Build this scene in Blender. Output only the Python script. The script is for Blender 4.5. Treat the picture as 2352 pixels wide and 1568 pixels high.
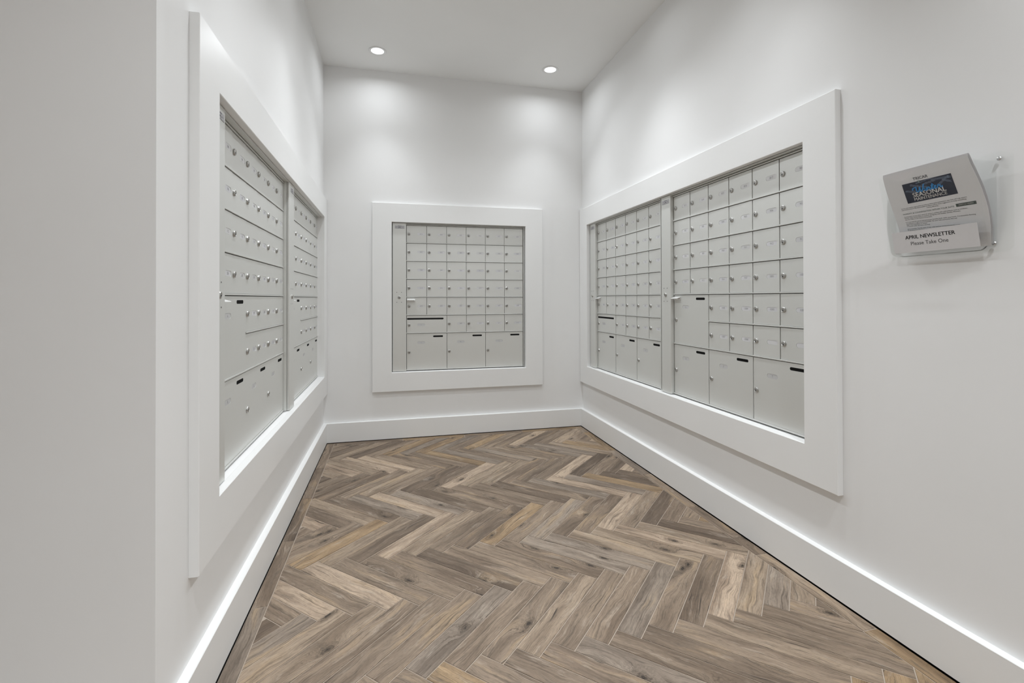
import bpy, bmesh, math, random
from mathutils import Matrix, Vector
R = math.radians
for o in list(bpy.data.objects): bpy.data.objects.remove(o)
S = bpy.context.scene
COL = S.collection

# ------------------------------------------------------------------ room numbers (metres; camera foot = origin)
XL, XR, YB, H = -0.4858, 1.4726, 3.6401, 2.6814     # left wall, right wall, back wall, ceiling
YRET = 1.161                                        # end of the left wall
CAMZ = 1.02
LX, RX2, YS = -3.2, XR, -3.4                        # lobby behind the camera

# ------------------------------------------------------------------ camera
F, CY, YAW, PITCH, ROLL = 1108.3145, 677.832, .2395, .0063, -.0027
cam = bpy.data.cameras.new('camera'); cam.sensor_width = 36; cam.lens = F * 36 / 2352
cam.shift_y = (CY - 784) / 2352; cam.clip_start = .02
co = bpy.data.objects.new('camera', cam); COL.objects.link(co)
_R = Matrix(((math.cos(YAW), -math.sin(YAW), 0), (math.sin(YAW), math.cos(YAW), 0), (0, 0, 1)))
_P = Matrix(((1, 0, 0), (0, math.cos(PITCH), math.sin(PITCH)), (0, -math.sin(PITCH), math.cos(PITCH))))
_Q = Matrix(((math.cos(ROLL), 0, math.sin(ROLL)), (0, 1, 0), (-math.sin(ROLL), 0, math.cos(ROLL))))
M = _Q @ _P @ _R
right, fwd, up = M[0], M[1], M[2]
co.matrix_world = Matrix((right, up, -fwd)).transposed().to_4x4()
co.location = (0, 0, CAMZ)
S.camera = co

# ------------------------------------------------------------------ world, exposure, lights
w = bpy.data.worlds.new('world'); S.world = w; w.use_nodes = True
w.node_tree.nodes['Background'].inputs[0].default_value = (.9, .95, 1, 1)
w.node_tree.nodes['Background'].inputs[1].default_value = .05
S.view_settings.view_transform = 'Standard'; S.view_settings.look = 'None'
S.view_settings.gamma = 1; S.view_settings.use_curve_mapping = False
S.view_settings.exposure = 0.16
LAMP_W, LOBBY_W = 18.0, 52.0          # added spot per fixture, tilted in the alcove to even the light
DOWN_W, DOWN = 15.0, R(76)            # tighter beam straight down
FLOOD_W = 1.2                         # wide flood straight down from each lens
AIM, FILL_CONE = Vector((.52, 2.30, .52)), R(120)
LAMP_COL = (.93, .967, 1.0)
# (x, y, watts, label); one recessed light each
LIGHTS = [
 (-.107, 3.348, LAMP_W, 'round recessed ceiling light at the back left, above the back wall mailboxes'),
 (1.105, 3.333, LAMP_W, 'round recessed ceiling light at the back right, near the right wall corner'),
 (1.105, 2.405, LAMP_W, 'recessed ceiling light nearer the camera, only its glow showing at the top edge'),
 (-.107, 2.405, LAMP_W, None), (-.107, 1.465, LAMP_W, None), (1.105, 1.465, LAMP_W, None),
 (-.107, .2, LOBBY_W, None), (1.105, .2, LOBBY_W, None),
 (-1.6, -1.2, LOBBY_W, None), (-.107, -1.2, LOBBY_W, None), (1.105, -1.2, LOBBY_W, None), (-1.6, -2.5, LOBBY_W, None), (.4, -2.5, LOBBY_W, None),
]

# ------------------------------------------------------------------ helpers
def link(o, parent=None):
    COL.objects.link(o)
    if parent: o.parent = parent
    return o
def tag(o, label=None, cat=None, group=None, kind=None):
    if label: o['label'] = label
    if cat: o['category'] = cat
    if group: o['group'] = group
    if kind: o['kind'] = kind
    return o
def mesh(name, bm, mats, smooth=False, recalc=True):
    if recalc: bmesh.ops.recalc_face_normals(bm, faces=bm.faces)
    me = bpy.data.meshes.new(name); bm.to_mesh(me); bm.free()
    for m in (mats if isinstance(mats, (list, tuple)) else [mats]): me.materials.append(m)
    if smooth:
        for p in me.polygons: p.use_smooth = True
    return me
def obj(name, me, parent=None, loc=(0, 0, 0), rot=(0, 0, 0)):
    o = bpy.data.objects.new(name, me); o.location = loc; o.rotation_euler = rot
    return link(o, parent)
def empty(name, loc=(0, 0, 0), rotz=0):
    o = bpy.data.objects.new(name, None); o.location = loc; o.rotation_euler = (0, 0, rotz); o.empty_display_size = .05
    return link(o)
def box(bm, x0, x1, y0, y1, z0, z1, mi=0):
    v = [bm.verts.new(p) for p in ((x0, y0, z0), (x1, y0, z0), (x1, y1, z0), (x0, y1, z0), (x0, y0, z1), (x1, y0, z1), (x1, y1, z1), (x0, y1, z1))]
    for f in ((0, 3, 2, 1), (4, 5, 6, 7), (0, 1, 5, 4), (1, 2, 6, 5), (2, 3, 7, 6), (3, 0, 4, 7)):
        bm.faces.new([v[i] for i in f]).material_index = mi
def prism(bm, pts, f0, f1, mi=0, caps=True):
    """pts: closed outline; f0,f1 map a 2-D point to the 3-D near / far point"""
    a = [bm.verts.new(f0(p)) for p in pts]; b = [bm.verts.new(f1(p)) for p in pts]; n = len(pts)
    for i in range(n): bm.faces.new((a[i], a[(i + 1) % n], b[(i + 1) % n], b[i])).material_index = mi
    if caps:
        bm.faces.new(a).material_index = mi; bm.faces.new(b[::-1]).material_index = mi
    return a, b
def circle(r, n=20, cx=0, cz=0):
    return [(cx + r * math.cos(2 * math.pi * i / n), cz + r * math.sin(2 * math.pi * i / n)) for i in range(n)]
def capsule(cx, cz, wd, h, n=7):
    r = h / 2; p = []
    for i in range(n + 1):
        t = -math.pi / 2 + math.pi * i / n; p.append((cx + wd / 2 - r + r * math.cos(t), cz + r * math.sin(t)))
    for i in range(n + 1):
        t = math.pi / 2 + math.pi * i / n; p.append((cx - wd / 2 + r + r * math.cos(t), cz + r * math.sin(t)))
    return p
def rrect(x0, x1, y0, y1, r, n=5):
    p = []
    for cx, cy, a in ((x1 - r, y1 - r, 0), (x0 + r, y1 - r, 90), (x0 + r, y0 + r, 180), (x1 - r, y0 + r, 270)):
        for i in range(n + 1):
            t = R(a + 90 * i / n); p.append((cx + r * math.cos(t), cy + r * math.sin(t)))
    return p
_tc = {}
def text2d(s, size=1.0, align='CENTER', bold=0.0, res=2):
    """2-D mesh data of a string: list of (x,y), list of faces; bold repeats it slightly shifted"""
    key = (s, align, res)
    if key not in _tc:
        c = bpy.data.curves.new('t', 'FONT'); c.body = s; c.align_x = align; c.size = 1; c.resolution_u = res
        o = bpy.data.objects.new('t', c); COL.objects.link(o)
        me = bpy.data.meshes.new_from_object(o)
        _tc[key] = ([(v.co.x, v.co.y) for v in me.vertices], [tuple(p.vertices) for p in me.polygons])
        bpy.data.objects.remove(o); bpy.data.curves.remove(c); bpy.data.meshes.remove(me)
    v, f = _tc[key]; V, Fc = [], []
    for dx, dy in (((0, 0),) if not bold else ((-bold, 0), (bold, 0), (0, bold * .6), (0, -bold * .6))):
        n = len(V); V += [((x + dx) * size, (y + dy) * size) for x, y in v]; Fc += [tuple(i + n for i in q) for q in f]
    return V, Fc
def add2d(bm, vf, fn, mi=0):
    vs = [bm.verts.new(fn(p)) for p in vf[0]]
    for f in vf[1]:
        try: bm.faces.new([vs[i] for i in f]).material_index = mi
        except ValueError: pass

# ------------------------------------------------------------------ materials
def mat(name, col=(.8, .8, .8), rough=.5, metal=0.0, spec=.5):
    m = bpy.data.materials.new(name); m.use_nodes = True
    b = m.node_tree.nodes['Principled BSDF']
    b.inputs['Base Color'].default_value = (*col, 1); b.inputs['Roughness'].default_value = rough
    b.inputs['Metallic'].default_value = metal; b.inputs['Specular IOR Level'].default_value = spec
    return m
def N(m, t, **kw):
    n = m.node_tree.nodes.new(t)
    for k, v in kw.items(): setattr(n, k, v)
    return n
def L(m, a, b): m.node_tree.links.new(a, b)
def mth(m, op, a, b=None, c=None, clamp=False):
    n = N(m, 'ShaderNodeMath', operation=op, use_clamp=clamp)
    for i, x in enumerate((a, b, c)):
        if x is None: continue
        if isinstance(x, (int, float)): n.inputs[i].default_value = x
        else: L(m, x, n.inputs[i])
    return n.outputs[0]
def paint(name, col, rough, bump=.02, scale=260):
    m = mat(name, col, rough, spec=.3); b = m.node_tree.nodes['Principled BSDF']
    tc = N(m, 'ShaderNodeTexCoord')
    n1 = N(m, 'ShaderNodeTexNoise'); n1.inputs['Scale'].default_value = scale; n1.inputs['Detail'].default_value = 3
    L(m, tc.outputs['Object'], n1.inputs['Vector'])
    bp = N(m, 'ShaderNodeBump'); bp.inputs['Strength'].default_value = bump; bp.inputs['Distance'].default_value = .002
    L(m, n1.outputs[0], bp.inputs['Height']); L(m, bp.outputs[0], b.inputs['Normal'])
    n2 = N(m, 'ShaderNodeTexNoise'); n2.inputs['Scale'].default_value = 1.7; n2.inputs['Detail'].default_value = 2
    L(m, tc.outputs['Object'], n2.inputs['Vector'])
    cr = N(m, 'ShaderNodeValToRGB'); cr.color_ramp.elements[0].position = .35; cr.color_ramp.elements[1].position = .65
    cr.color_ramp.elements[0].color = (*[c * .985 for c in col], 1); cr.color_ramp.elements[1].color = (*[min(1, c * 1.01) for c in col], 1)
    L(m, n2.outputs[0], cr.inputs[0]); L(m, cr.outputs[0], b.inputs['Base Color'])
    return m
M_WALL = paint('wall paint', (.885, .885, .88), .62)
M_CEIL = paint('ceiling paint', (.90, .903, .893), .75)
M_TRIM = paint('trim paint', (.89, .892, .885), .38, .01, 120)
M_DARK = mat('dark gap', (.02, .019, .018), .8)
M_SUB = mat('subfloor gap shade', (.012, .011, .010), .9)  # black colour stands in for the shade in the gap under the baseboards
M_GROUT = paint('grout', (.44, .37, .305), .85, .2, 400)
M_BLACK = mat('black plastic', (.009, .009, .009), .8, spec=.08)
M_INK = mat('plate ink', (.25, .25, .26), .6)
M_INKB = mat('black ink', (.015, .014, .014), .6)
M_STEEL = mat('lock steel', (.50, .495, .48), .30, 1.0)
M_CHROME = mat('screw steel', (.65, .65, .65), .22, 1.0)
def aluminium():
    m = mat('satin aluminium', (.72, .725, .70), .42, .45); b = m.node_tree.nodes['Principled BSDF']
    tc = N(m, 'ShaderNodeTexCoord'); mp = N(m, 'ShaderNodeMapping'); mp.inputs['Scale'].default_value = (900, 900, 12)
    L(m, tc.outputs['Object'], mp.inputs[0])
    n = N(m, 'ShaderNodeTexNoise'); n.inputs['Scale'].default_value = 1; n.inputs['Detail'].default_value = 2; L(m, mp.outputs[0], n.inputs['Vector'])
    mr = N(m, 'ShaderNodeMapRange'); mr.inputs['To Min'].default_value = .38; mr.inputs['To Max'].default_value = .48
    L(m, n.outputs[0], mr.inputs[0]); L(m, mr.outputs[0], b.inputs['Roughness'])
    bp = N(m, 'ShaderNodeBump'); bp.inputs['Strength'].default_value = .03; bp.inputs['Distance'].default_value = .0005
    L(m, n.outputs[0], bp.inputs['Height']); L(m, bp.outputs[0], b.inputs['Normal'])
    return m
M_ALU = aluminium()
M_ALUD = mat('cabinet interior', (.10, .10, .098), .6, .3)
def objcol(name, rough):
    m = mat(name, (.8, .8, .8), rough); oi = N(m, 'ShaderNodeObjectInfo')
    L(m, oi.outputs['Color'], m.node_tree.nodes['Principled BSDF'].inputs['Base Color']); return m
M_PLATE = objcol('plate insert', .5)
M_PAPER = mat('paper', (.80, .795, .81), .75, spec=.2)
M_NAVY = mat('banner navy', (.008, .012, .035), .5)
M_BLUE = mat('banner blue', (.02, .25, .62), .5)
M_FIR = mat('banner fir blue', (.16, .20, .28), .5)
M_WHITE = mat('banner white', (.78, .76, .74), .6)
M_GREEN = mat('banner button', (.055, .075, .065), .5)
M_TEXTG = mat('grey print', (.16, .16, .175), .7)
M_TEXTT = mat('teal print', (.22, .28, .27), .7)
def acrylic():
    m = bpy.data.materials.new('clear acrylic'); m.use_nodes = True; nt = m.node_tree; nt.nodes.clear()
    out = N(m, 'ShaderNodeOutputMaterial'); mx = N(m, 'ShaderNodeMixShader'); lw = N(m, 'ShaderNodeLayerWeight'); lw.inputs[0].default_value = .5
    tr = N(m, 'ShaderNodeBsdfTransparent'); tr.inputs[0].default_value = (.993, .996, .994, 1)
    gl = N(m, 'ShaderNodeBsdfGlossy'); gl.inputs['Roughness'].default_value = .06; gl.inputs[0].default_value = (1, 1, 1, 1)
    L(m, mth(m, 'MULTIPLY_ADD', mth(m, 'POWER', lw.outputs['Facing'], 4.0), .09, .016), mx.inputs[0]); L(m, tr.outputs[0], mx.inputs[1]); L(m, gl.outputs[0], mx.inputs[2]); L(m, mx.outputs[0], out.inputs[0])
    return m
M_ACRYL = acrylic()
def emis(name, col, s):
    m = bpy.data.materials.new(name); m.use_nodes = True; nt = m.node_tree; nt.nodes.clear()
    out = N(m, 'ShaderNodeOutputMaterial'); e = N(m, 'ShaderNodeEmission'); e.inputs[0].default_value = (*col, 1); e.inputs[1].default_value = s
    L(m, e.outputs[0], out.inputs[0]); return m
M_LENS = emis('lit lens', LAMP_COL, 3.0)
def wood(name='wood look tile'):
    m = mat(name, (.3, .25, .2), .5, spec=.35); b = m.node_tree.nodes['Principled BSDF']
    tc = N(m, 'ShaderNodeTexCoord'); oi = N(m, 'ShaderNodeObjectInfo')
    rv = N(m, 'ShaderNodeCombineXYZ')
    L(m, mth(m, 'MULTIPLY', oi.outputs['Random'], 37.0), rv.inputs[0]); L(m, mth(m, 'MULTIPLY', oi.outputs['Random'], 91.7), rv.inputs[1])
    ad = N(m, 'ShaderNodeVectorMath', operation='ADD'); L(m, tc.outputs['Object'], ad.inputs[0]); L(m, rv.outputs[0], ad.inputs[1])
    sep = N(m, 'ShaderNodeSeparateXYZ'); L(m, ad.outputs[0], sep.inputs[0]); x, y = sep.outputs[0], sep.outputs[1]
    def cx(a, bb, c=None):
        n = N(m, 'ShaderNodeCombineXYZ')
        for i, q in enumerate((a, bb, c)):
            if q is not None:
                if isinstance(q, (int, float)): n.inputs[i].default_value = q
                else: L(m, q, n.inputs[i])
        return n.outputs[0]
    def noise(v, scale, det, rg=.55, dist=0):
        n = N(m, 'ShaderNodeTexNoise'); n.inputs['Scale'].default_value = scale; n.inputs['Detail'].default_value = det
        n.inputs['Roughness'].default_value = rg; n.inputs['Distortion'].default_value = dist; L(m, v, n.inputs['Vector']); return n.outputs[0]
    def ramp(f, *st):
        n = N(m, 'ShaderNodeValToRGB'); e = n.color_ramp.elements
        while len(e) < len(st): e.new(.5)
        for q, (p, c) in zip(e, st):
            q.position = p; q.color = (c, c, c, 1) if isinstance(c, (int, float)) else (*c, 1)
        L(m, f, n.inputs[0]); return n.outputs[0]
    def mix(bt, f, a, c):
        n = N(m, 'ShaderNodeMix', data_type='RGBA', blend_type=bt)
        for s_, q in ((n.inputs[0], f), (n.inputs[6], a), (n.inputs[7], c)):
            if isinstance(q, (int, float)): s_.default_value = q
            elif isinstance(q, tuple): s_.default_value = (*q, 1)
            else: L(m, q, s_)
        return n.outputs[2]
    # slow wander of the grain along the board
    wob = noise(cx(mth(m, 'MULTIPLY', x, 5.0), mth(m, 'MULTIPLY', y, 9.0)), 1, 2)
    yw = mth(m, 'ADD', y, mth(m, 'MULTIPLY', mth(m, 'SUBTRACT', wob, .5), .05))
    # knots: the grain bends round them
    vo = N(m, 'ShaderNodeTexVoronoi', voronoi_dimensions='2D', feature='F1'); vo.inputs['Scale'].default_value = 1; vo.inputs['Randomness'].default_value = 1
    L(m, cx(mth(m, 'MULTIPLY', x, 4.2), mth(m, 'MULTIPLY', y, 9.5)), vo.inputs['Vector'])
    sc = N(m, 'ShaderNodeSeparateColor'); L(m, vo.outputs['Color'], sc.inputs[0])
    has = mth(m, 'GREATER_THAN', sc.outputs[0], .74)
    d = mth(m, 'ADD', vo.outputs['Distance'], mth(m, 'MULTIPLY', mth(m, 'SUBTRACT', noise(ad.outputs[0], 60, 3), .5), .20))
    pull = mth(m, 'MULTIPLY', has, mth(m, 'EXPONENT', mth(m, 'MULTIPLY', mth(m, 'MULTIPLY', d, d), -16.0)))
    f = mth(m, 'ADD', yw, mth(m, 'MULTIPLY', pull, .045))
    g_fine = noise(cx(mth(m, 'MULTIPLY', x, 9.0), mth(m, 'MULTIPLY', f, 520.0)), 1, 4, .65)
    g_mid = noise(cx(mth(m, 'MULTIPLY', x, 3.4), mth(m, 'MULTIPLY', f, 85.0)), 1, 5, .65)
    g_big = noise(cx(mth(m, 'MULTIPLY', x, 2.6), mth(m, 'MULTIPLY', f, 20.0), 3.3), 1, 3, .55)
    patch = noise(cx(mth(m, 'MULTIPLY', x, 6.5), mth(m, 'MULTIPLY', f, 26.0), 7.7), 1, 6, .68)
    speck = noise(cx(mth(m, 'MULTIPLY', x, 60.0), mth(m, 'MULTIPLY', f, 190.0), 1.7), 1, 4, .7)
    base = mix('MULTIPLY', 1.0, oi.outputs['Color'], (.84, .79, .74))
    c = mix('MIX', ramp(g_big, (.44, 0), (.64, .85)), base, mix('MULTIPLY', 1, base, (.56, .53, .51)))          # dark bands
    c = mix('MIX', ramp(g_big, (.28, .75), (.42, 0)), c, mix('MIX', .62, base, (.47, .33, .19)))                 # honey bands
    c = mix('MIX', ramp(patch, (.58, 0), (.72, .50)), c, (.50, .43, .355))                                      # worn pale patches
    c = mix('MIX', ramp(patch, (.30, .60), (.43, 0)), c, (.125, .098, .076))                                     # smoky patches
    c = mix('MIX', mth(m, 'MULTIPLY', ramp(g_mid, (.53, 0), (.66, 1)), .70), c, (.098, .073, .053))
    c = mix('MIX', mth(m, 'MULTIPLY', ramp(g_mid, (.28, 1), (.40, 0)), .45), c, (.56, .47, .38))
    c = mix('MULTIPLY', .85, c, ramp(g_fine, (.33, .50), (.50, 1.0), (.70, 1.18)))
    c = mix('MULTIPLY', .6, c, ramp(speck, (.30, .60), (.48, 1.0), (.72, 1.15)))
    crack = noise(cx(mth(m, 'MULTIPLY', x, 4.4), mth(m, 'MULTIPLY', f, 120.0), 9.1), 1, 2, .5)                   # thin black checks
    c = mix('MIX', mth(m, 'MULTIPLY', ramp(crack, (.68, 0), (.73, 1)), .85), c, (.030, .023, .018))
    ring = mth(m, 'SINE', mth(m, 'MULTIPLY', d, 95.0))
    kh = mth(m, 'MULTIPLY', has, ramp(d, (.07, 1), (.20, 0)))
    c = mix('MIX', mth(m, 'MULTIPLY', kh, .40), c, (.13, .095, .065))
    c = mix('MIX', mth(m, 'MULTIPLY', kh, mth(m, 'MULTIPLY', ramp(mth(m, 'MULTIPLY_ADD', ring, .5, .5), (.5, 0), (.8, 1)), .6)), c, (.045, .033, .025))
    c = mix('MIX', mth(m, 'MULTIPLY', has, mth(m, 'MULTIPLY', ramp(d, (.03, 1), (.075, 0)), .85)), c, (.028, .021, .016))
    L(m, c, b.inputs['Base Color'])
    bp = N(m, 'ShaderNodeBump'); bp.inputs['Strength'].default_value = .12; bp.inputs['Distance'].default_value = .001
    L(m, g_fine, bp.inputs['Height']); L(m, bp.outputs[0], b.inputs['Normal'])
    L(m, ramp(g_mid, (.3, .42), (.7, .58)), b.inputs['Roughness'])
    return m
M_WOOD = wood()

# ------------------------------------------------------------------ room shell
# local wall frame: u to the viewer's right, d into the wall, z up
MB = Matrix.Identity(4); MB.translation = (0, YB, 0)                                   # back wall : u = x
ML = Matrix.Rotation(R(90), 4, 'Z'); ML.translation = (XL, 0, 0)                       # left wall : u = y
MR = Matrix.Rotation(R(-90), 4, 'Z'); MR.translation = (XR, 0, 0)                      # right wall: u = -y
def wall(name, Mx, u0, u1, holes, thick=.22, rec=.17):
    bm = bmesh.new(); us = sorted({u0, u1, *[h[0] for h in holes], *[h[1] for h in holes]}); zs = sorted({0, H, *[h[2] for h in holes], *[h[3] for h in holes]})
    V = {}
    def v(u, d, z):
        k = (round(u, 5), round(d, 5), round(z, 5))
        if k not in V: V[k] = bm.verts.new(Mx @ Vector((u, d, z)))
        return V[k]
    inh = lambda a, b, c, e: any(h[0] <= a and b <= h[1] and h[2] <= c and e <= h[3] for h in holes)
    for a, b in zip(us, us[1:]):
        for c, e in zip(zs, zs[1:]):
            if not inh(a, b, c, e): bm.faces.new((v(a, 0, c), v(b, 0, c), v(b, 0, e), v(a, 0, e)))
            bm.faces.new((v(a, thick, c), v(a, thick, e), v(b, thick, e), v(b, thick, c)))
        for z in (0, H): bm.faces.new((v(a, 0, z), v(b, 0, z), v(b, thick, z), v(a, thick, z)))
    for u in (u0, u1):
        for c, e in zip(zs, zs[1:]): bm.faces.new((v(u, 0, c), v(u, 0, e), v(u, thick, e), v(u, thick, c)))
    for a, b, c, e in holes:
        bm.faces.new((v(a, rec, c), v(b, rec, c), v(b, rec, e), v(a, rec, e)))
        for p, q in (((a, c), (b, c)), ((b, c), (b, e)), ((b, e), (a, e)), ((a, e), (a, c))):
            bm.faces.new((v(p[0], 0, p[1]), v(q[0], 0, q[1]), v(q[0], rec, q[1]), v(p[0], rec, p[1])))
    o = obj(name, mesh(name, bm, M_WALL)); tag(o, kind='structure'); return o
ZO_B, ZO_L, ZO_R = 0.0, .003, .008           # height of each opening
FZ0, FZ1 = .482, 1.579                       # opening (inner edge of the casing), before ZO
UB = (-.0167, .9932); UL = (1.468, 3.518); UR = (-3.494, -1.458)
W_BACK = wall('wall_back', MB, XL - .22, XR + .22, [(UB[0], UB[1], FZ0 + ZO_B, FZ1 + ZO_B)])
W_LEFT = wall('wall_left', ML, YRET, YB, [(UL[0], UL[1], FZ0 + ZO_L, FZ1 + ZO_L)])
W_RIGHT = wall('wall_right', MR, -YB, -YS, [(UR[0], UR[1], FZ0 + ZO_R, FZ1 + ZO_R)])
tag(W_BACK, 'white painted back wall of the mail alcove'); tag(W_LEFT, 'white painted left wall of the mail alcove with the two left mailbox banks')
tag(W_RIGHT, 'long white painted right wall carrying mailboxes and the newsletter holder')
def slab(name, x0, x1, y0, y1, z0, z1, m, label):
    bm = bmesh.new(); box(bm, x0, x1, y0, y1, z0, z1); o = obj(name, mesh(name, bm, m)); tag(o, label, kind='structure'); return o
slab('wall_front', LX, XL - .22, YRET, YRET + .22, 0, H, M_WALL, 'grey-white wall at the far left, facing the camera, ending at a corner')
slab('wall_lobby', LX - .2, LX, YS, YRET + .22, 0, H, M_WALL, 'white lobby wall beyond the left edge of the view')
slab('wall_entry', LX - .2, XR + .22, YS - .2, YS, 0, H, M_WALL, 'white lobby wall behind the camera')
# ceiling with round cut-outs is kept simple: the lights are surface-trimmed discs set just into it
slab('ceiling', LX - .2, XR + .22, YS - .2, YB + .22, H, H + .2, M_CEIL, 'flat pale grey ceiling over the mail alcove')
FLOOR = slab('floor', LX - .2, XR + .22, YS - .2, YB + .22, -.15, -.012, M_SUB, 'brown wood-look tile floor laid in a herringbone with a plank border')

# baseboards
def baseboard(name, pts, label):
    """pts: polyline of the wall face in plan with the inward normal on the left"""
    hgt, t, z0 = .139, .0245, .004; bm = bmesh.new()
    n = len(pts); P = [Vector(p) for p in pts]; off = []
    for i in range(n):
        ns = []
        if i > 0: d = (P[i] - P[i - 1]).normalized(); ns.append(Vector((-d.y, d.x)))
        if i < n - 1: d = (P[i + 1] - P[i]).normalized(); ns.append(Vector((-d.y, d.x)))
        if len(ns) == 1: off.append(P[i] + ns[0] * t)
        else:
            b = ns[0] + ns[1]; off.append(P[i] + b * (t / (1 + ns[0].dot(ns[1]))))
    prof = lambda i: [(P[i], z0), (off[i], z0), (off[i], hgt - .0015), (off[i] + (P[i] - off[i]) * .06, hgt), (P[i], hgt)]
    rings = [[bm.verts.new((q.x, q.y, z)) for q, z in prof(i)] for i in range(n)]
    for a, b in zip(rings, rings[1:]):
        for k in range(5): bm.faces.new((a[k], a[(k + 1) % 5], b[(k + 1) % 5], b[k]))
    bm.faces.new(rings[0]); bm.faces.new(rings[-1][::-1])
    o = obj(name, mesh(name, bm, M_TRIM)); tag(o, label, kind='structure')
t_ = .0245
baseboard('baseboard_right', [(XR, YS), (XR, YB - t_)], 'tall flat white baseboard along the right wall')
baseboard('baseboard_back', [(XR, YB), (XL, YB)], 'tall flat white baseboard along the back wall')
baseboard('baseboard_left', [(XL, YB - t_), (XL, YRET), (LX, YRET)], 'tall flat white baseboard along the left wall and round its corner')

# flat mitred casings round the three openings
def casing(name, Mx, u0, u1, z0, z1, label, wu0=.143, wu1=.143, wz=.143, t=.0235):
    e = empty(name); e.matrix_world = Mx; tag(e, label, kind='structure')
    A = [(u0 - wu0, z0 - wz), (u1 + wu1, z0 - wz), (u1 + wu1, z1 + wz), (u0 - wu0, z1 + wz)]; B = [(u0, z0), (u1, z0), (u1, z1), (u0, z1)]
    g = .00006
    for i in range(4):
        j = (i + 1) % 4; q = [Vector(A[i]), Vector(A[j]), Vector(B[j]), Vector(B[i])]; d = (q[1] - q[0]).normalized() * g
        q = [q[0] + d, q[1] - d, q[2] - d, q[3] + d]; c = sum(q, Vector((0, 0))) / 4
        bm = bmesh.new(); e_ = .0018
        r0 = [bm.verts.new((p.x, -.0002, p.y)) for p in q]; r1 = [bm.verts.new((p.x, -t + e_, p.y)) for p in q]
        mid = (A[i][0] + A[j][0]) / 2
        cc = Vector(((A[0][0] + A[2][0]) / 2, (A[0][1] + A[2][1]) / 2)); r2 = []
        for k, p in enumerate(q):                       # eased long edges, the mitre stays closed
            sg = Vector((1 if cc.x > p.x else -1, 1 if cc.y > p.y else -1)) * (e_ if k < 2 else -e_)
            r2.append(bm.verts.new(((p + sg).x, -t, (p + sg).y)))
        for a, b in ((r0, r1), (r1, r2)):
            for k in range(4): bm.faces.new((a[k], a[(k + 1) % 4], b[(k + 1) % 4], b[k]))
        bm.faces.new(r2); bm.faces.new(r0[::-1])
        obj('board', mesh('board', bm, M_TRIM), e)
    return e
casing('trim_1', MB, UB[0], UB[1], FZ0 + ZO_B, FZ1 + ZO_B, 'wide white mitred casing round the back wall mailboxes', .137, .137, .138)
casing('trim_2', ML, UL[0], UL[1], FZ0 + ZO_L, FZ1 + ZO_L, 'wide white mitred casing round the left wall mailboxes', .141, YB - UL[1] - .003, .141)
casing('trim_3', MR, UR[0], UR[1], FZ0 + ZO_R, FZ1 + ZO_R, 'wide white mitred casing round the right wall mailboxes', YB + UR[0] - .003, .1365, .138)

# ------------------------------------------------------------------ floor tiles
random.seed(11)
PAL = [((.335, .270, .210), 30), ((.265, .210, .162), 22), ((.40, .295, .185), 12), ((.58, .475, .375), 11), ((.20, .156, .120), 9), ((.345, .295, .248), 14), ((.41, .335, .26), 16)]
def tone(s=0):
    c = random.choices([p[0] for p in PAL], [p[1] for p in PAL])[0]; k = random.uniform(.90, 1.10)
    return (*[x * k for x in c], 1)
def clip(poly, ax, val, keep_less):
    out = []
    for i in range(len(poly)):
        a, b = poly[i], poly[(i + 1) % len(poly)]; ia = (a[ax] <= val) == keep_less; ib = (b[ax] <= val) == keep_less
        if ia: out.append(a)
        if ia != ib:
            t = (val - a[ax]) / (b[ax] - a[ax]); out.append((a[0] + (b[0] - a[0]) * t, a[1] + (b[1] - a[1]) * t))
    return out
def area(p): return abs(sum(p[i][0] * p[(i + 1) % len(p)][1] - p[(i + 1) % len(p)][0] * p[i][1] for i in range(len(p)))) / 2
_full = {}
def tile_bm(pts, bm=None):
    own = bm is None
    if own: bm = bmesh.new()
    cx = sum(p[0] for p in pts) / len(pts); cy = sum(p[1] for p in pts) / len(pts); n = len(pts)
    def inset(p, e):
        d = Vector((cx - p[0], cy - p[1])); return (p[0] + d.x / d.length * e, p[1] + d.y / d.length * e) if d.length > 1e-4 else p
    r0 = [bm.verts.new((*p, -.010)) for p in pts]; r1 = [bm.verts.new((*p, -.0008)) for p in pts]; r2 = [bm.verts.new((*inset(p, .0012), 0)) for p in pts]
    for a, b in ((r0, r1), (r1, r2)):
        for k in range(n): bm.faces.new((a[k], a[(k + 1) % n], b[(k + 1) % n], b[k]))
    bm.faces.new(r2)
    return bm
def add_tile(wpts, cx, cy, ang, key=None):
    """wpts: world outline; local x runs along the board"""
    ca, sa = math.cos(ang), math.sin(ang)
    loc = [((p[0] - cx) * ca + (p[1] - cy) * sa, -(p[0] - cx) * sa + (p[1] - cy) * ca) for p in wpts]
    if key and key in _full: me = _full[key]
    else:
        me = mesh('tile', tile_bm(loc), M_WOOD)
        if key: _full[key] = me
    o = obj('tile', me, FLOOR, (cx, cy, 0), (0, 0, ang)); o.color = tone(); return o
wt, nL, gr = .0751, 6, .0032
U2 = wt / math.sqrt(2)
AX, AY = .9835, 1.692                              # a top corner of an A tile
BX0, BX1, BY1 = -.4078, 1.3905, 3.559              # herringbone field inside the border
def rect(cx, cy, ang, l, w_):
    ca, sa = math.cos(ang), math.sin(ang)
    return [(cx + a * ca - b * sa, cy + a * sa + b * ca) for a, b in ((-l / 2, -w_ / 2), (l / 2, -w_ / 2), (l / 2, w_ / 2), (-l / 2, w_ / 2))]
far = []
cnt = 0
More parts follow.
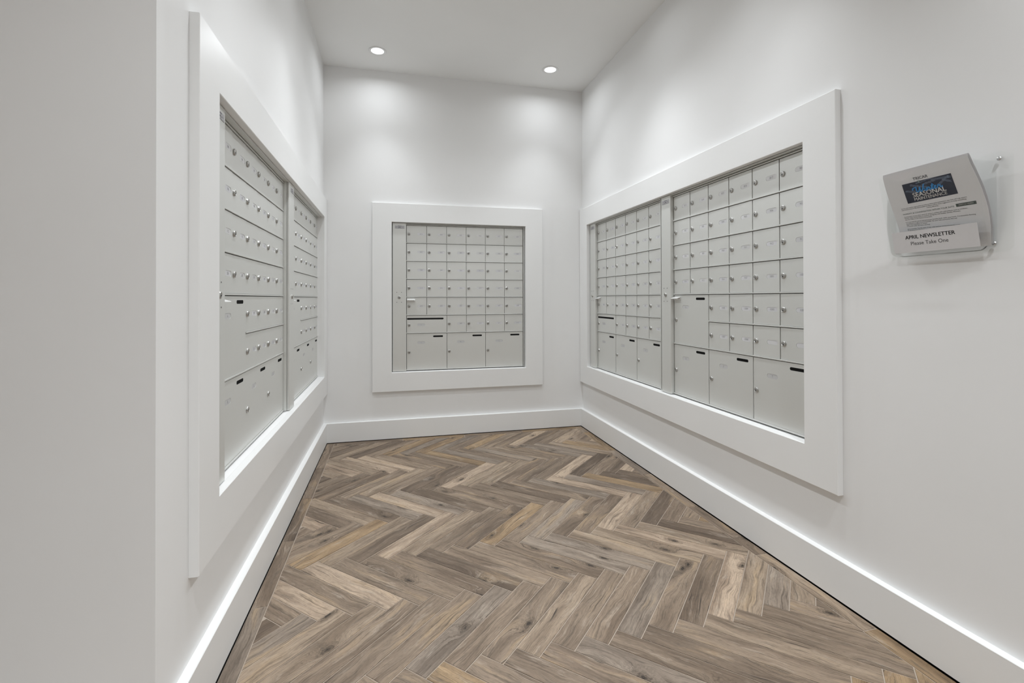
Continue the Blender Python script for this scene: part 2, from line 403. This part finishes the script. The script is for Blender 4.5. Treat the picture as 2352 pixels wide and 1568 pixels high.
for q in range(-9, 10):                            # rows (A over B)
    for k in range(-60, 45):
        for kind in (0, 1):
            # s,t coordinates in tile widths
            if kind == 0: sc_, tc_ = k + q * nL + nL / 2, k - q * nL + .5
            else: sc_, tc_ = k + q * nL + .5, k - q * nL + 1 + nL / 2
            x0 = (sc_ + tc_) * U2; y0 = (sc_ - tc_) * U2
            # A tile k=0,q=0 has its top corner at s=nL, t=0
            x0 += AX - nL * U2; y0 += AY - nL * U2
            ang = R(45) if kind == 0 else R(-45)
            if y0 > 4.1 or y0 < YS - .3 or x0 > 1.9 or x0 < LX - .3: continue
            p = rect(x0, y0, ang, nL * wt - gr, wt - gr)
            if x0 > -.75 and y0 > .62:
                c = clip(p, 0, BX0, False)
                if c: c = clip(c, 0, BX1, True)
                if c: c = clip(c, 1, BY1, True)
                if c and len(c) > 2 and area(c) > 2e-4:
                    full = area(c) > area(p) * .999
                    add_tile(p if full else c, x0, y0, ang, ('full', kind) if full else None); cnt += 1
            else:
                c = clip(p, 0, BX1, True)
                if y0 > .8 and c: c = clip(c, 1, YRET - .03, True)
                if c and len(c) > 2 and area(c) > 2e-4: far.append(c)
# border boards
def bboard(x0, x1, y0, y1, along_y):
    cx, cy = (x0 + x1) / 2, (y0 + y1) / 2
    add_tile([(x0, y0), (x1, y0), (x1, y1), (x0, y1)], cx, cy, R(90) if along_y else 0)
g2 = gr / 2
ys = [1.637 + i * .4505 for i in range(-3, 5)]
for a, b in zip(ys, ys[1:] + [YB - .0285]):
    b = min(b, YB - .0285 + g2)
    if b - a > .05: bboard(BX1 + gr, XR - .0285, a + g2, b - g2, True)
ys = [1.162] + [1.756 + i * .4485 for i in range(-1, 4) if 1.756 + i * .4485 > 1.2]
ys = [y for y in ys if y < YB - .1]
for a, b in zip(ys, ys[1:] + [YB - .0285 + g2]): bboard(XL + .0275, BX0 - gr, a + g2, b - g2, True)
xs = [BX0 - g2] + [.507 + i * .4465 for i in range(-2, 2)] + [BX1 + g2]
for a, b in zip(xs, xs[1:]): bboard(a + g2, b - g2, BY1 + gr, YB - .0285, False)
bm = bmesh.new()
for c in far: tile_bm(c, bm)
o = obj('tile', mesh('tile', bm, M_WOOD), FLOOR); o.color = (.33, .27, .21, 1); tag(o, kind='stuff')
bm = bmesh.new(); box(bm, LX, XL + .026, YS, YRET - .027, -.011, -.0016); box(bm, XL + .0265, XR - .027, YS, YB - .027, -.011, -.0016)
obj('grout', mesh('grout', bm, M_GROUT), FLOOR)

# ------------------------------------------------------------------ mailbox banks
Z0 = .484
RP = .1341; ZT = 1.5635                                # row pitch, top of the first row
ZR = [ZT - .0 - RP * i for i in range(7)]              # line under rail i (0 = top)
ZBOT = .4955
GAP = .003
def lock_mesh():
    bm = bmesh.new(); prof = [(.0110, 0), (.0110, -.0030), (.0104, -.0046), (.0092, -.0056), (.0072, -.0060), (.0067, -.0052), (.0001, -.0052)]; n = 18
    rings = [[bm.verts.new((r * math.cos(2 * math.pi * i / n), d, r * math.sin(2 * math.pi * i / n))) for i in range(n)] for r, d in prof]
    for a, b in zip(rings, rings[1:]):
        for i in range(n): bm.faces.new((a[i], a[(i + 1) % n], b[(i + 1) % n], b[i]))
    key = [(-.0016, -.0064), (.0016, -.0064), (.0017, -.0036), (.0026, -.0024), (.0025, -.0004), (.0010, .0008), (-.0010, .0008), (-.0025, -.0004), (-.0026, -.0024), (-.0017, -.0036)]
    prism(bm, key, lambda p: (p[0], -.0055, p[1]), lambda p: (p[0], -.0040, p[1]), 1)
    return mesh('lock', bm, [M_STEEL, M_INKB])
ME_LOCK = lock_mesh()
def door_mesh(wd, h, holes, name):
    """front sheet with recessed openings; the hinge side sits a hair prouder than the lock side"""
    bm = bmesh.new(); tilt = .0014; th = .011
    D = lambda x: tilt * (1 - x / wd)
    out = [(0, 0), (wd, 0), (wd, h), (0, h)]
    fo = [bm.verts.new((x, D(x), z)) for x, z in out]; bo = [bm.verts.new((x, th, z)) for x, z in out]
    ed = [bm.edges.new((fo[i], fo[(i + 1) % 4])) for i in range(4)]
    for pts, dep in holes:
        fv = [bm.verts.new((x, D(x), z)) for x, z in pts]; bv = [bm.verts.new((x, D(x) + dep, z)) for x, z in pts]; n = len(pts)
        ed += [bm.edges.new((fv[i], fv[(i + 1) % n])) for i in range(n)]
        for i in range(n): bm.faces.new((fv[i], fv[(i + 1) % n], bv[(i + 1) % n], bv[i]))
        bm.faces.new(bv)
    bmesh.ops.triangle_fill(bm, use_beauty=True, use_dissolve=False, edges=ed)
    for i in range(4): bm.faces.new((fo[i], fo[(i + 1) % 4], bo[(i + 1) % 4], bo[i]))
    bm.faces.new(bo)
    return mesh(name, bm, M_ALU)
def plate_mesh(s):
    bm = bmesh.new(); prism(bm, capsule(0, 0, .0572, .0181), lambda p: (p[0], -.0003, p[1]), lambda p: (p[0], .0002, p[1]))
    if s:
        v = text2d(s, .0122); add2d(bm, v, lambda p: (p[0], -.0005, p[1] - .0043), 1)
    return mesh('number_plate', bm, [M_PLATE, M_INK])
_pm = {}
def add_lock(p, x, z, wd): obj('lock', ME_LOCK, p, (x, .0014 * (1 - x / wd), z))
def add_plate(p, s, x, z, wd, tone_):
    if s not in _pm: _pm[s] = plate_mesh(s)
    o = obj('number_plate', _pm[s], p, (x, .0014 * (1 - x / wd) + .0010, z), (0, 0, 0)); o.color = (*tone_, 1)
def slot_mesh(wd):
    bm = bmesh.new(); prism(bm, capsule(0, 0, wd - .0002, .0124), lambda p: (p[0], .0005, p[1]), lambda p: (p[0], .0020, p[1])); return mesh('mail_slot', bm, M_BLACK)
ME_SLOT, ME_SLOTW = slot_mesh(.0745), slot_mesh(.2705)
def handle_meshes():
    bm = bmesh.new(); wd = .0585
    prof = [(.0, .0015), (-.0030, .0012), (-.0220, -.0050), (-.0226, -.0070), (-.0215, -.0072), (-.0030, -.0014), (-.0026, -.0150), (0, -.0150)]
    prism(bm, prof, lambda p: (0, p[0], p[1]), lambda p: (wd, p[0], p[1]))
    bs = bmesh.new(); prism(bs, circle(.0032, 12), lambda p: (p[0], -.0022, p[1]), lambda p: (p[0], 0, p[1]))
    return mesh('pull_handle', bm, mat('handle satin', (.82, .82, .81), .4, .15)), mesh('screw', bs, M_STEEL)
ME_PULL, ME_SCREW = handle_meshes()
def hole_mesh():
    bm = bmesh.new(); prism(bm, circle(.0026, 10), lambda p: (p[0], -.0004, p[1]), lambda p: (p[0], .001, p[1])); return mesh('screw_hole', bm, M_ALUD)  # dark disc drawn for a screw hole, its shade put into the colour
ME_HOLE = hole_mesh()
def badge_mesh():
    bm = bmesh.new(); wd, h = .070, .0225
    box(bm, -wd / 2, wd / 2, -.0006, .0002, -h / 2, h / 2, 0)
    def poly(pts): bm.faces.new([bm.verts.new((x, -.0009, z)) for x, z in pts]).material_index = 1
    poly([(-.034, -.0088), (.034, -.0100), (.034, -.0112), (-.034, -.0100)])                  # ruled line
    poly([(-.013, -.0060), (-.0030, .0018), (0, -.0005), (.0030, .0018), (.012, -.0065), (.006, -.0062), (.001, -.0025), (-.005, -.0058)])   # winged mark
    poly([(-.015, .0090), (.015, .0085), (.011, .0052), (.003, .0060), (-.009, .0048)])
    for i in range(5): poly([(-.029 + i * .0030, .0020), (-.0272 + i * .0030, .0020), (-.0272 + i * .0030, -.0006), (-.029 + i * .0030, -.0006)])
    for i in range(5): poly([(.0145 + i * .0030, .0010), (.0163 + i * .0030, .0010), (.0163 + i * .0030, -.0016), (.0145 + i * .0030, -.0016)])
    return mesh('badge', bm, [mat('badge plate', (.50, .495, .51), .45, .3), mat('badge print', (.16, .155, .17), .5)])
ME_BADGE = badge_mesh()
def bank(Mx, zo, cu0, cu1, u0, pitch, D, nums, letters, big, label, dcol=0.0):
    """cu0..cu1 access column, u0 first door, pitch door pitch, D depth of the door faces behind the wall face"""
    e = empty('mailbox_bank'); e.matrix_world = Mx @ Matrix.Translation((cu0, 0, Z0 + zo)); tag(e, label, 'mailboxes', 'mailbox banks in the alcove')
    u0 -= cu0; cw = cu1 - cu0; uE = u0 + 6 * pitch
    z = lambda v: v - Z0
    zt = 1.5768
    # cabinet body behind the doors, the top hood, and an added dark strip for the end gap's shade
    bm = bmesh.new(); box(bm, .004, uE + .012, D + .0125, D + .12, z(.487), z(zt), 0); box(bm, cw - .002, uE + .012, .0015, D + .0125, z(zt) - .003, z(zt), 1); box(bm, uE + .0088, uE + .0126, D - .006, D + .0125, z(.487), z(zt) - .003, 0)
    obj('cabinet_body', mesh('cabinet_body', bm, [M_ALUD, M_ALU]), e)
    # access column: extrusion with rounded front corners
    bm = bmesh.new(); r = .006; pts = [(0, D + .012)] + [(r - r * math.cos(R(15 * i)), dcol + r - r * math.sin(R(15 * i))) for i in range(7)] + \
        [(cw - r + r * math.sin(R(15 * i)), dcol + r - r * math.cos(R(15 * i))) for i in range(7)] + [(cw, D + .012)]
    prism(bm, pts, lambda p: (p[0], p[1], z(.4855)), lambda p: (p[0], p[1], z(zt) - .0006))
    c = obj('access_column', mesh('access_column', bm, M_ALU), e)
    cx = cw * .49
    obj('lock', ME_LOCK, c, (cx, dcol, z(1.0285)))
    for a, b in ((-.0165, .0372), (.0165, .0372), (-.0165, -.0355), (.0165, -.0355)): obj('screw_hole', ME_HOLE, c, (cx + a, dcol, z(1.0285) + b))
    obj('badge', ME_BADGE, c, (cw * .53, dcol, z(1.546)))
    # right-hand stile: a thin fin
    bm = bmesh.new(); box(bm, uE + .0034, uE + .0086, D - .013, D + .012, z(.487), z(zt) - .004)
    obj('side_stile', mesh('side_stile', bm, M_ALU), e)
    # horizontal rails
    rm = {}
    def rail(a, b, zc, h=.0054, pro=.0026):
        k = round(b - a, 4), h
        if k not in rm:
            bm = bmesh.new(); wd = b - a
            prism(bm, [(0, 0), (-pro + .0006, 0), (-pro, .0006), (-pro, h - .0004), (-pro + .0004, h), (0, h)], lambda p: (0, p[0] + 0, p[1]), lambda p: (wd, p[0], p[1]))
            box(bm, 0, wd, -.0005, .0125, 0, h)
            rm[k] = mesh('rail', bm, M_ALU)
        obj('rail', rm[k], e, (a, D, z(zc)))
    for i in range(7):
        a = u0
        if big and i == 5: a = u0 + 2 * pitch - .0015
        rail(a, uE, ZR[i] + .0022)
    rail(u0, uE, ZBOT - .0072, .0068)
    # doors
    wd = pitch - GAP; hd = RP - .0062 - .0030
    dm = door_mesh(wd, hd, [(capsule(.106, hd / 2, .058, .0187), .0012)], 'mailbox_door')
    it = iter(nums); lt = iter(letters)
    def small(r, cidx):
        zb = ZR[r + 1] + .0085
        o = obj('mailbox_door', dm, e, (u0 + cidx * pitch + GAP, D, z(zb)))
        add_lock(o, .0170, hd / 2, wd)
        k = random.uniform(.62, .70) if r else random.uniform(.74, .78)
        add_plate(o, next(it), .106, hd / 2 + .0005, wd, (k, k, k + random.uniform(-.004, .02)))
    pw = 2 * pitch - GAP
    def large(cidx, ztop, zbot, zlock, zplate, zslot, wide=False, nm='parcel_door'):
        h = ztop - zbot; sx = .1370 if wide else .2305 * pitch / .1488
        m_ = door_mesh(pw, h, [(capsule(.105, zplate - zbot, .058, .0187), .0012), (capsule(sx, zslot - zbot, .2705 if wide else .0745, .0126), .0022)], nm)
        o = obj(nm, m_, e, (u0 + cidx * pitch + GAP, D, z(zbot)))
        add_lock(o, .0170, zlock - zbot, pw)
        k = random.uniform(.56, .60); add_plate(o, next(lt), .105, zplate - zbot, pw, (k, k, k))
        obj('mail_slot', ME_SLOTW if wide else ME_SLOT, o, (sx, .0014 * (1 - sx / pw), zslot - zbot))
        return o
    for r in range(6):
        if big and r == 4: large(0, ZR[4] - .0008, ZR[6] + .0085, .893, .963, 1.0070)
        elif not big and r == 5:
            hx = ZR[5] - .0008; large(0, hx, ZR[6] + .0085, .8234, .8245, .869, True)
        for cidx in range(6):
            if (big and r >= 4 or r == 5) and cidx < 2: continue
            small(r, cidx)
    for k in range(3): large(2 * k, ZR[6] - .0008, ZBOT, .6215, .6915, .7365)
    h = obj('pull_handle', ME_PULL, e, (u0 + .0055, D, z(1.0150)))
    for a in (.010, .0485): obj('screw', ME_SCREW, h, (a, -.0026, -.0085))
    return e
def seq():
    fl = lambda f, a, b: [f'{f}{i:02d}' for i in range(a, b + 1)]
    n = fl(1, 0, 17)
    for f in range(2, 10): n += fl(f, 1, 17)
    return n + fl(10, 1, 8) + ['', '']
NUM = seq(); 
cuts = []; p_ = 0
for c_ in (32, 32, 34, 34, 32): cuts.append(NUM[p_:p_ + c_]); p_ += c_
bank(ML, ZO_L, 1.488, 1.590, 1.590, .1472, .0250, cuts[0], 'ABCD', True, 'silver mailbox bank on the left wall, the nearer one with a tall parcel door')
bank(ML, ZO_L, 2.4925, 2.604, 2.605, .1552, .0250, cuts[1], 'EFGH', True, 'silver mailbox bank on the left wall, the farther one beside the back corner')
bank(MB, ZO_B, -.0131, .0866, .0871, .1488, .0200, cuts[2], 'IJKL', False, 'silver mailbox bank set alone in the back wall')
bank(MR, ZO_R, -3.480, -3.388, -3.386, .1506, .0200, cuts[3], 'MNOP', False, 'silver mailbox bank on the right wall, the farther one near the back corner')
bank(MR, ZO_R, -2.460, -2.366, -2.3640, .1497, .0200, cuts[4], 'QRST', True, 'silver mailbox bank on the right wall, the nearer one numbered in the 900s')

# ------------------------------------------------------------------ recessed lights
def light_meshes():
    bm = bmesh.new(); n = 40; prof = [(.0565, .0), (.0585, -.0015), (.0575, -.0035), (.0470, -.0040), (.0415, -.0015)]
    rings = [[bm.verts.new((r * math.cos(2 * math.pi * i / n), r * math.sin(2 * math.pi * i / n), z)) for i in range(n)] for r, z in prof]
    for a, b in zip(rings, rings[1:]):
        for i in range(n): bm.faces.new((a[i], a[(i + 1) % n], b[(i + 1) % n], b[i]))
    me = mesh('trim_ring', bm, M_TRIM, True)
    bm = bmesh.new(); prism(bm, circle(.0418, n), lambda p: (p[0], p[1], -.0015), lambda p: (p[0], p[1], -.0003)); return me, mesh('lens', bm, M_LENS)
ME_RING, ME_LENS = light_meshes()
for x, y, wts, lab in LIGHTS:
    e = empty('ceiling_light', (x, y, H)); tag(e, lab or 'round recessed ceiling light in the ceiling outside the view', 'ceiling light', 'recessed ceiling lights')
    obj('trim_ring', ME_RING, e); obj('lens', ME_LENS, e)
    ld = bpy.data.lights.new('lamp', 'AREA'); ld.shape = 'DISK'; ld.size = .082; ld.energy = FLOOD_W if y > 3 or y < 1 else FLOOD_W * .4; ld.spread = R(160); ld.color = LAMP_COL
    lo = bpy.data.objects.new('lamp', ld); lo.location = (0, 0, -.0025); link(lo, e)
    sd = bpy.data.lights.new('lamp', 'SPOT'); sd.spot_size = FILL_CONE; sd.spot_blend = 1.0; sd.energy = wts; sd.shadow_soft_size = .03; sd.color = LAMP_COL
    so = bpy.data.objects.new('lamp', sd); so.location = (0, 0, -.035); link(so, e)
    dd = bpy.data.lights.new('lamp', 'SPOT'); dd.spot_size = DOWN; dd.spot_blend = 1.0; dd.energy = DOWN_W; dd.shadow_soft_size = .035; dd.color = LAMP_COL
    do = bpy.data.objects.new('lamp', dd); do.location = (0, 0, -.036); link(do, e)
    if y > 1: so.rotation_euler = (AIM - Vector((x, y, H))).to_track_quat('-Z', 'Y').to_euler()  # invented tilt keeps the added spot off the nearest wall

# ------------------------------------------------------------------ newsletter holder on the right wall
HYC, HZ0 = 1.0075, 1.135
HOLD = empty('brochure_holder', (XR, HYC, HZ0)); tag(HOLD, 'clear acrylic wall holder with an April Newsletter sign taped to its pocket', 'brochure holder')
def hobj(name, bm, m, parent=HOLD, smooth=False):
    """world-space mesh parented to the holder without moving"""
    for v in bm.verts: v.co -= HOLD.location
    return obj(name, mesh(name, bm, m, smooth), parent)
XP = lambda z: 1.390 + .205 * (1.379 - z)              # front panel of the pocket
def outline_back():
    y0, y1, zb = .852, 1.163, 1.132; p = [(y1 - .012, zb), (y1, zb + .012)]
    n = 24
    for i in range(n + 1):
        t = i / n; y = y1 + (y0 - y1) * t
        z = 1.386 - .018 * math.exp(-((t - .5) / .22) ** 2 * 1.0) - (.016 * max(0, abs(t - .5) - .42) / .08)
        p.append((y, z))
    p += [(y0, zb + .012), (y0 + .012, zb)]
    return p[::-1]
bm = bmesh.new(); prism(bm, outline_back(), lambda p: (XR - .0042, *p), lambda p: (XR - .0012, *p)); hobj('back_plate', bm, M_ACRYL)
# pocket: front panel with rounded lower corners, side walls and floor, 2.5 mm thick
PY0, PY1, PZ0 = .8855, 1.1285, 1.137
def front_outline():
    p = []; r = .022
    for i in range(7): t = R(180 + 15 * i); p.append((PY0 + r + r * math.cos(t), PZ0 + r + r * math.sin(t)))
    for i in range(7): t = R(270 + 15 * i); p.append((PY1 - r + r * math.cos(t), PZ0 + r + r * math.sin(t)))
    n = 20
    for i in range(n + 1):
        t = i / n; y = PY1 + (PY0 - PY1) * t
        z = 1.371 - .024 * math.exp(-((t - .27) / .14) ** 2) + .004 * t
        p.append((y, z))
    return p
FO = front_outline()
bm = bmesh.new(); prism(bm, FO, lambda p: (XP(p[1]), *p), lambda p: (XP(p[1]) + .0025, *p)); hobj('front_panel', bm, M_ACRYL)
bm = bmesh.new()
edge = [p for p in FO if p[1] < 1.17]
side = [(PY0, 1.36)] + edge + [(PY1, 1.36)]
va = [bm.verts.new((XP(p[1]) + .0025, *p)) for p in side]; vb = [bm.verts.new((XR - .0044, *p)) for p in side]
cyc, czc = HYC, 1.25
def inn(p): return (p[0] + (.002 if p[0] < cyc else -.002), p[1] + (.002 if p[1] < 1.17 else 0))
vc = [bm.verts.new((XP(p[1]) + .0025, *inn(p))) for p in side]; vd = [bm.verts.new((XR - .0044, *inn(p))) for p in side]
for i in range(len(side) - 1):
    bm.faces.new((va[i], va[i + 1], vb[i + 1], vb[i])); bm.faces.new((vc[i], vc[i + 1], vd[i + 1], vd[i]))
    bm.faces.new((va[i], va[i + 1], vc[i + 1], vc[i])); bm.faces.new((vb[i], vb[i + 1], vd[i + 1], vd[i]))
for k in (0, -1): bm.faces.new((va[k], vb[k], vd[k], vc[k]))
hobj('pocket_side', bm, M_ACRYL)
for y, z in ((.8798, 1.3658), (.892, 1.155), (1.134, 1.3658), (1.1345, 1.155)):
    bm = bmesh.new(); prof = [(.0052, 0), (.0052, -.0012), (.0038, -.0030), (.0001, -.0036)]; n = 14
    rings = [[bm.verts.new((XR - .0042 + d, y + r * math.cos(2 * math.pi * i / n), z + r * math.sin(2 * math.pi * i / n))) for i in range(n)] for r, d in prof]
    for a, b in zip(rings, rings[1:]):
        for i in range(n): bm.faces.new((a[i], a[(i + 1) % n], b[(i + 1) % n], b[i]))
    box(bm, XR - .0083, XR - .0078, y - .003, y + .003, z - .0005, z + .0005)
    hobj('screw', bm, M_CHROME)
# sign taped on the pocket
SY0, SY1, SZ0, SZ1 = 1.1150, .9005, 1.1478, 1.2078
SG = lambda a, b, off=0: (XP(SZ1 - b) - .0009 - off, SY0 - a, SZ1 - b)     # a to the right, b down
bm = bmesh.new(); nx = 8
def sheet(bm, fn, wd, hg, nx, nz, t=.00025):
    V = [[[bm.verts.new(fn(wd * i / nx, hg * j / nz, s)) for i in range(nx + 1)] for j in range(nz + 1)] for s in (0, -t)]
    for s in (0, 1):
        for j in range(nz):
            for i in range(nx): bm.faces.new((V[s][j][i], V[s][j][i + 1], V[s][j + 1][i + 1], V[s][j + 1][i]))
    rim = lambda s: [V[s][0][i] for i in range(nx + 1)] + [V[s][j][nx] for j in range(1, nz + 1)] + [V[s][nz][i] for i in range(nx - 1, -1, -1)] + [V[s][j][0] for j in range(nz - 1, 0, -1)]
    a, b = rim(0), rim(1)
    for i in range(len(a)): bm.faces.new((a[i], a[(i + 1) % len(a)], b[(i + 1) % len(a)], b[i]))
sheet(bm, SG, SY0 - SY1, SZ1 - SZ0, 4, 2); sign = hobj('sign', bm, M_PAPER)
def fit_text(s, wd, bold=0, align='LEFT'):
    v, f = text2d(s, 1, align, bold, 3); x0 = min(p[0] for p in v); x1 = max(p[0] for p in v); k = wd / (x1 - x0)
    return [((p[0] - x0) * k, p[1] * k) for p in v], f
for s, a0, wd, b0, bold in (('APRIL NEWSLETTER', .0365, .1268, .0222, .022), ('Please Take One', .0495, .0955, .0400, .0)):
    bm = bmesh.new(); add2d(bm, fit_text(s, wd, bold), lambda p: SG(a0 + p[0], b0 - p[1], .0002)); hobj('lettering', bm, M_INKB, sign)

# newsletters leaning in the pocket
def smooth(a, b, x):
    t = max(0, min(1, (x - a) / (b - a))); return t * t * (3 - 2 * t)
NYL, NZT, NW, NH = 1.1192, 1.3740, .2159, .2235
def NP(a, b, off=0.0, dx=0.0, dy=0.0, dz=0.0):
    rot = .014 + .012 * smooth(.02, .05, b) - .075 * smooth(.075, .18, b)
    ac = a - NW / 2
    z = NZT - b * .985 + ac * rot + dz
    x = 1.3970 + .208 * (NZT - z) + .014 * smooth(.0, .20, b) - .0012 * math.sin(math.pi * a / NW) + dx - off
    y = NYL - a + dy - .0125 * smooth(-.02, .18, b) - .010 * math.sin(math.pi * min(b / .21, 1)) * max(0, a / NW - .55) ** 2 / .2
    return (x, y, z)
def newsletter(dx, dy, dz, label, h=NH):
    e = empty('newsletter', (XP(1.15) + .008 + dx, HYC, 1.142)); tag(e, label, 'newsletter', 'newsletters in the wall holder')
    bm = bmesh.new(); sheet(bm, lambda a, b, s: NP(a, b, s, dx, dy, dz), NW, h, 8, 10)
    for v in bm.verts: v.co -= e.location
    obj('page', mesh('page', bm, M_PAPER), e); return e
NL = newsletter(0, 0, 0, 'front newsletter sheet with a navy Winter Seasonal Maintenance banner, inside the clear wall holder')
for k, (dx, dy, dz) in enumerate(((.0022, .0004, .0052), (.0040, -.0006, .0060), (.0056, .0002, .0046), (.0074, -.0004, .0058))):
    newsletter(dx, dy, dz, 'white newsletter sheet stacked behind the front newsletter, only its top edge showing', NH)
def nprint(name, items, m):
    bm = bmesh.new()
    for vf, a0, b0, off in items: add2d(bm, vf, lambda p: NP(a0 + p[0], b0 - p[1], off))
    for v in bm.verts: v.co -= NL.location
    return obj(name, mesh(name, bm, m), NL)
BA, BB, BW, BH = .18 * NW + .009, .034, .57 * NW, .0545
grid = lambda wd, hg, nx, nz: ([(wd * i / nx, -hg * j / nz) for j in range(nz + 1) for i in range(nx + 1)], [(j * (nx + 1) + i, (j + 1) * (nx + 1) + i, (j + 1) * (nx + 1) + i + 1, j * (nx + 1) + i + 1) for j in range(nz) for i in range(nx)])
ban = nprint('banner', [(grid(BW, BH, 8, 6), BA, BB, .00025)], M_NAVY)
tri = ([(0, 0), (.0085, 0), (.00425, -.0062)], [(0, 2, 1)])
def onban(name, items, m):
    o = nprint(name, items, m); o.parent = NL; return o
# fir twigs printed along the top of the banner
random.seed(5); it_ = []
def stroke(x, y, ang, l, wd):
    c, s = math.cos(ang), math.sin(ang); P = [(0, 0), (l * .4, wd / 2), (l, 0), (l * .4, -wd / 2)]
    return ([(x + a * c - b * s, y + a * s + b * c) for a, b in P], [(0, 3, 2, 1)])
for (sx, sy, ang, ln) in ((.02, -.006, -.35, .045), (.004, -.020, -.25, .030), (.035, -.004, .1, .05), (.075, -.004, -.1, .045), (.118, -.004, 3.7, .035), (.10, -.010, -.5, .022), (.05, -.012, .12, .035)):
    nn = int(ln / .0020)
    for i in range(nn):
        px, py = sx + ln * i / nn * math.cos(ang), sy + ln * i / nn * math.sin(ang)
        for sg in (1, -1):
            x, y = px, py; q = stroke(x, y, ang + sg * random.uniform(.5, .9), random.uniform(.0035, .006), .0012)
            if all(0 < a < BW and -BH < b < 0 for a, b in q[0]): it_.append((q, BA, BB, .0004))
nprint('fir_twigs', it_, M_FIR)
tx = lambda s, wd, bold: fit_text(s, wd, bold)
nprint('logo', [(tx('TRICAR', .0385, .02), .0800, BB - .0042, .0004)], M_TEXTG)
nprint('logo_arrow', [(tri, .0890, BB - .0012, .0006)], M_TEXTT)
nprint('banner_title', [(tx('SEASONAL', BW * .675, .02), BA + BW * .16, BB + BH * .745, .0006), (tx('MAINTENANCE', BW * .665, .014), BA + BW * .165, BB + BH * .93, .0006)], M_WHITE)
# script word drawn as brush strokes
def catmull(P, n=6):
    out = []
    for i in range(len(P) - 1):
        p0, p1, p2, p3 = P[max(i - 1, 0)], P[i], P[i + 1], P[min(i + 2, len(P) - 1)]
        for k in range(n):
            t = k / n
            out.append(tuple(.5 * (2 * p1[c] + (p2[c] - p0[c]) * t + (2 * p0[c] - 5 * p1[c] + 4 * p2[c] - p3[c]) * t * t + (3 * p1[c] - p0[c] - 3 * p2[c] + p3[c]) * t ** 3) for c in (0, 1)))
    return out + [P[-1]]
def ribbon(P, wd, k):
    C = catmull(P); V = []; Fs = []
    for i, p in enumerate(C):
        a, b = C[max(i - 1, 0)], C[min(i + 1, len(C) - 1)]; d = Vector((b[0] - a[0], b[1] - a[1])).normalized()
        wl = wd * (.75 + .35 * abs(d.y)); V += [((p[0] - d.y * wl / 2) * k, (p[1] + d.x * wl / 2) * k), ((p[0] + d.y * wl / 2) * k, (p[1] - d.x * wl / 2) * k)]
    for i in range(len(C) - 1): Fs.append((2 * i, 2 * i + 1, 2 * i + 3, 2 * i + 2))
    return V, Fs
WT = [[(-.35, .55), (-.30, .85), (0, 1.0), (.35, 1.0), (.30, .5), (.45, .04), (.80, .35), (1.0, .95), (1.0, .3), (1.15, .03), (1.5, .5), (1.75, 1.15), (1.95, 1.25)],
      [(1.75, .05), (1.80, .55), (1.78, .15), (1.95, .02), (2.15, .35), (2.25, .56), (2.22, .02), (2.35, .40), (2.60, .56), (2.66, .30), (2.72, .02), (2.92, .15), (3.12, .62), (3.30, 1.05), (3.14, .30), (3.28, .02), (3.50, .20), (3.75, .45), (3.72, .58), (3.55, .45), (3.58, .12), (3.80, .03), (4.05, .28), (4.18, .60), (4.28, .50), (4.48, .50), (4.46, .20), (4.62, .04), (4.85, .28)],
      [(2.95, .72), (3.55, .76)], [(1.92, .80), (1.97, .84)]]
kW = BW * .60 / 5.2
nprint('script_word', [(ribbon(P, .21, kW), BA + BW * .235, BB + BH * .545, .0005 + .0001 * i) for i, P in enumerate(WT)], M_BLUE)
body = [('As the cold weather approaches we want to share some maintenance tips that will help ensure', .845, .1015), ('your home is kept in the best possible condition. Follow these suggestions to keep everything', .825, .1058), ('running efficiently.', .18, .1101),
 ('Condensation occurs when warm air comes in contact with cold surfaces, such as windows.', .80, .1275), ('Window glass condensation is common during the cold weather months. Moisture', .78, .1318), ('may also collect at the bottom of windows.', .62, .1361),
 ('It is important for you to maintain proper humidity levels within your home. Condensation forming', .86, .1440), ('on windows is a sign of excess humidity. Run your bath and kitchen fans and', .76, .1483), ('adjust your humidistat as needed.', .86, .1526), ('is covered under the home warranty.', .40, .1569),
 ('Just a reminder that the vents of your suite need air moving around the room.', .80, .1650), ('At all times keep the blinds open to let warm air from the unit circulate. This also', .84, .1693)]
its = []
for i, (s, wd, b) in enumerate(body):
    a0 = .115 if i != 2 else .42
    v, f_ = text2d(s, .00415, 'LEFT', .004, 2); its.append(((v, f_), a0 * NW, b, .0003))
nprint('body_text', its, M_TEXTG)
nprint('headline_text', [(fit_text('HUMIDITY & CONDENSATION WITHIN YOUR SUITE', .60 * NW, .004), .115 * NW, .1195, .0003)], M_TEXTT)
nprint('button', [(grid(.040, .0074, 4, 1), .735 * NW, .1125, .0003)], M_GREEN)
nprint('button_text', [(fit_text('WATCH VIDEO', .030, .02), .735 * NW + .005, .1176, .0005)], M_WHITE)
print('tiles', cnt, 'objects', len(bpy.data.objects))
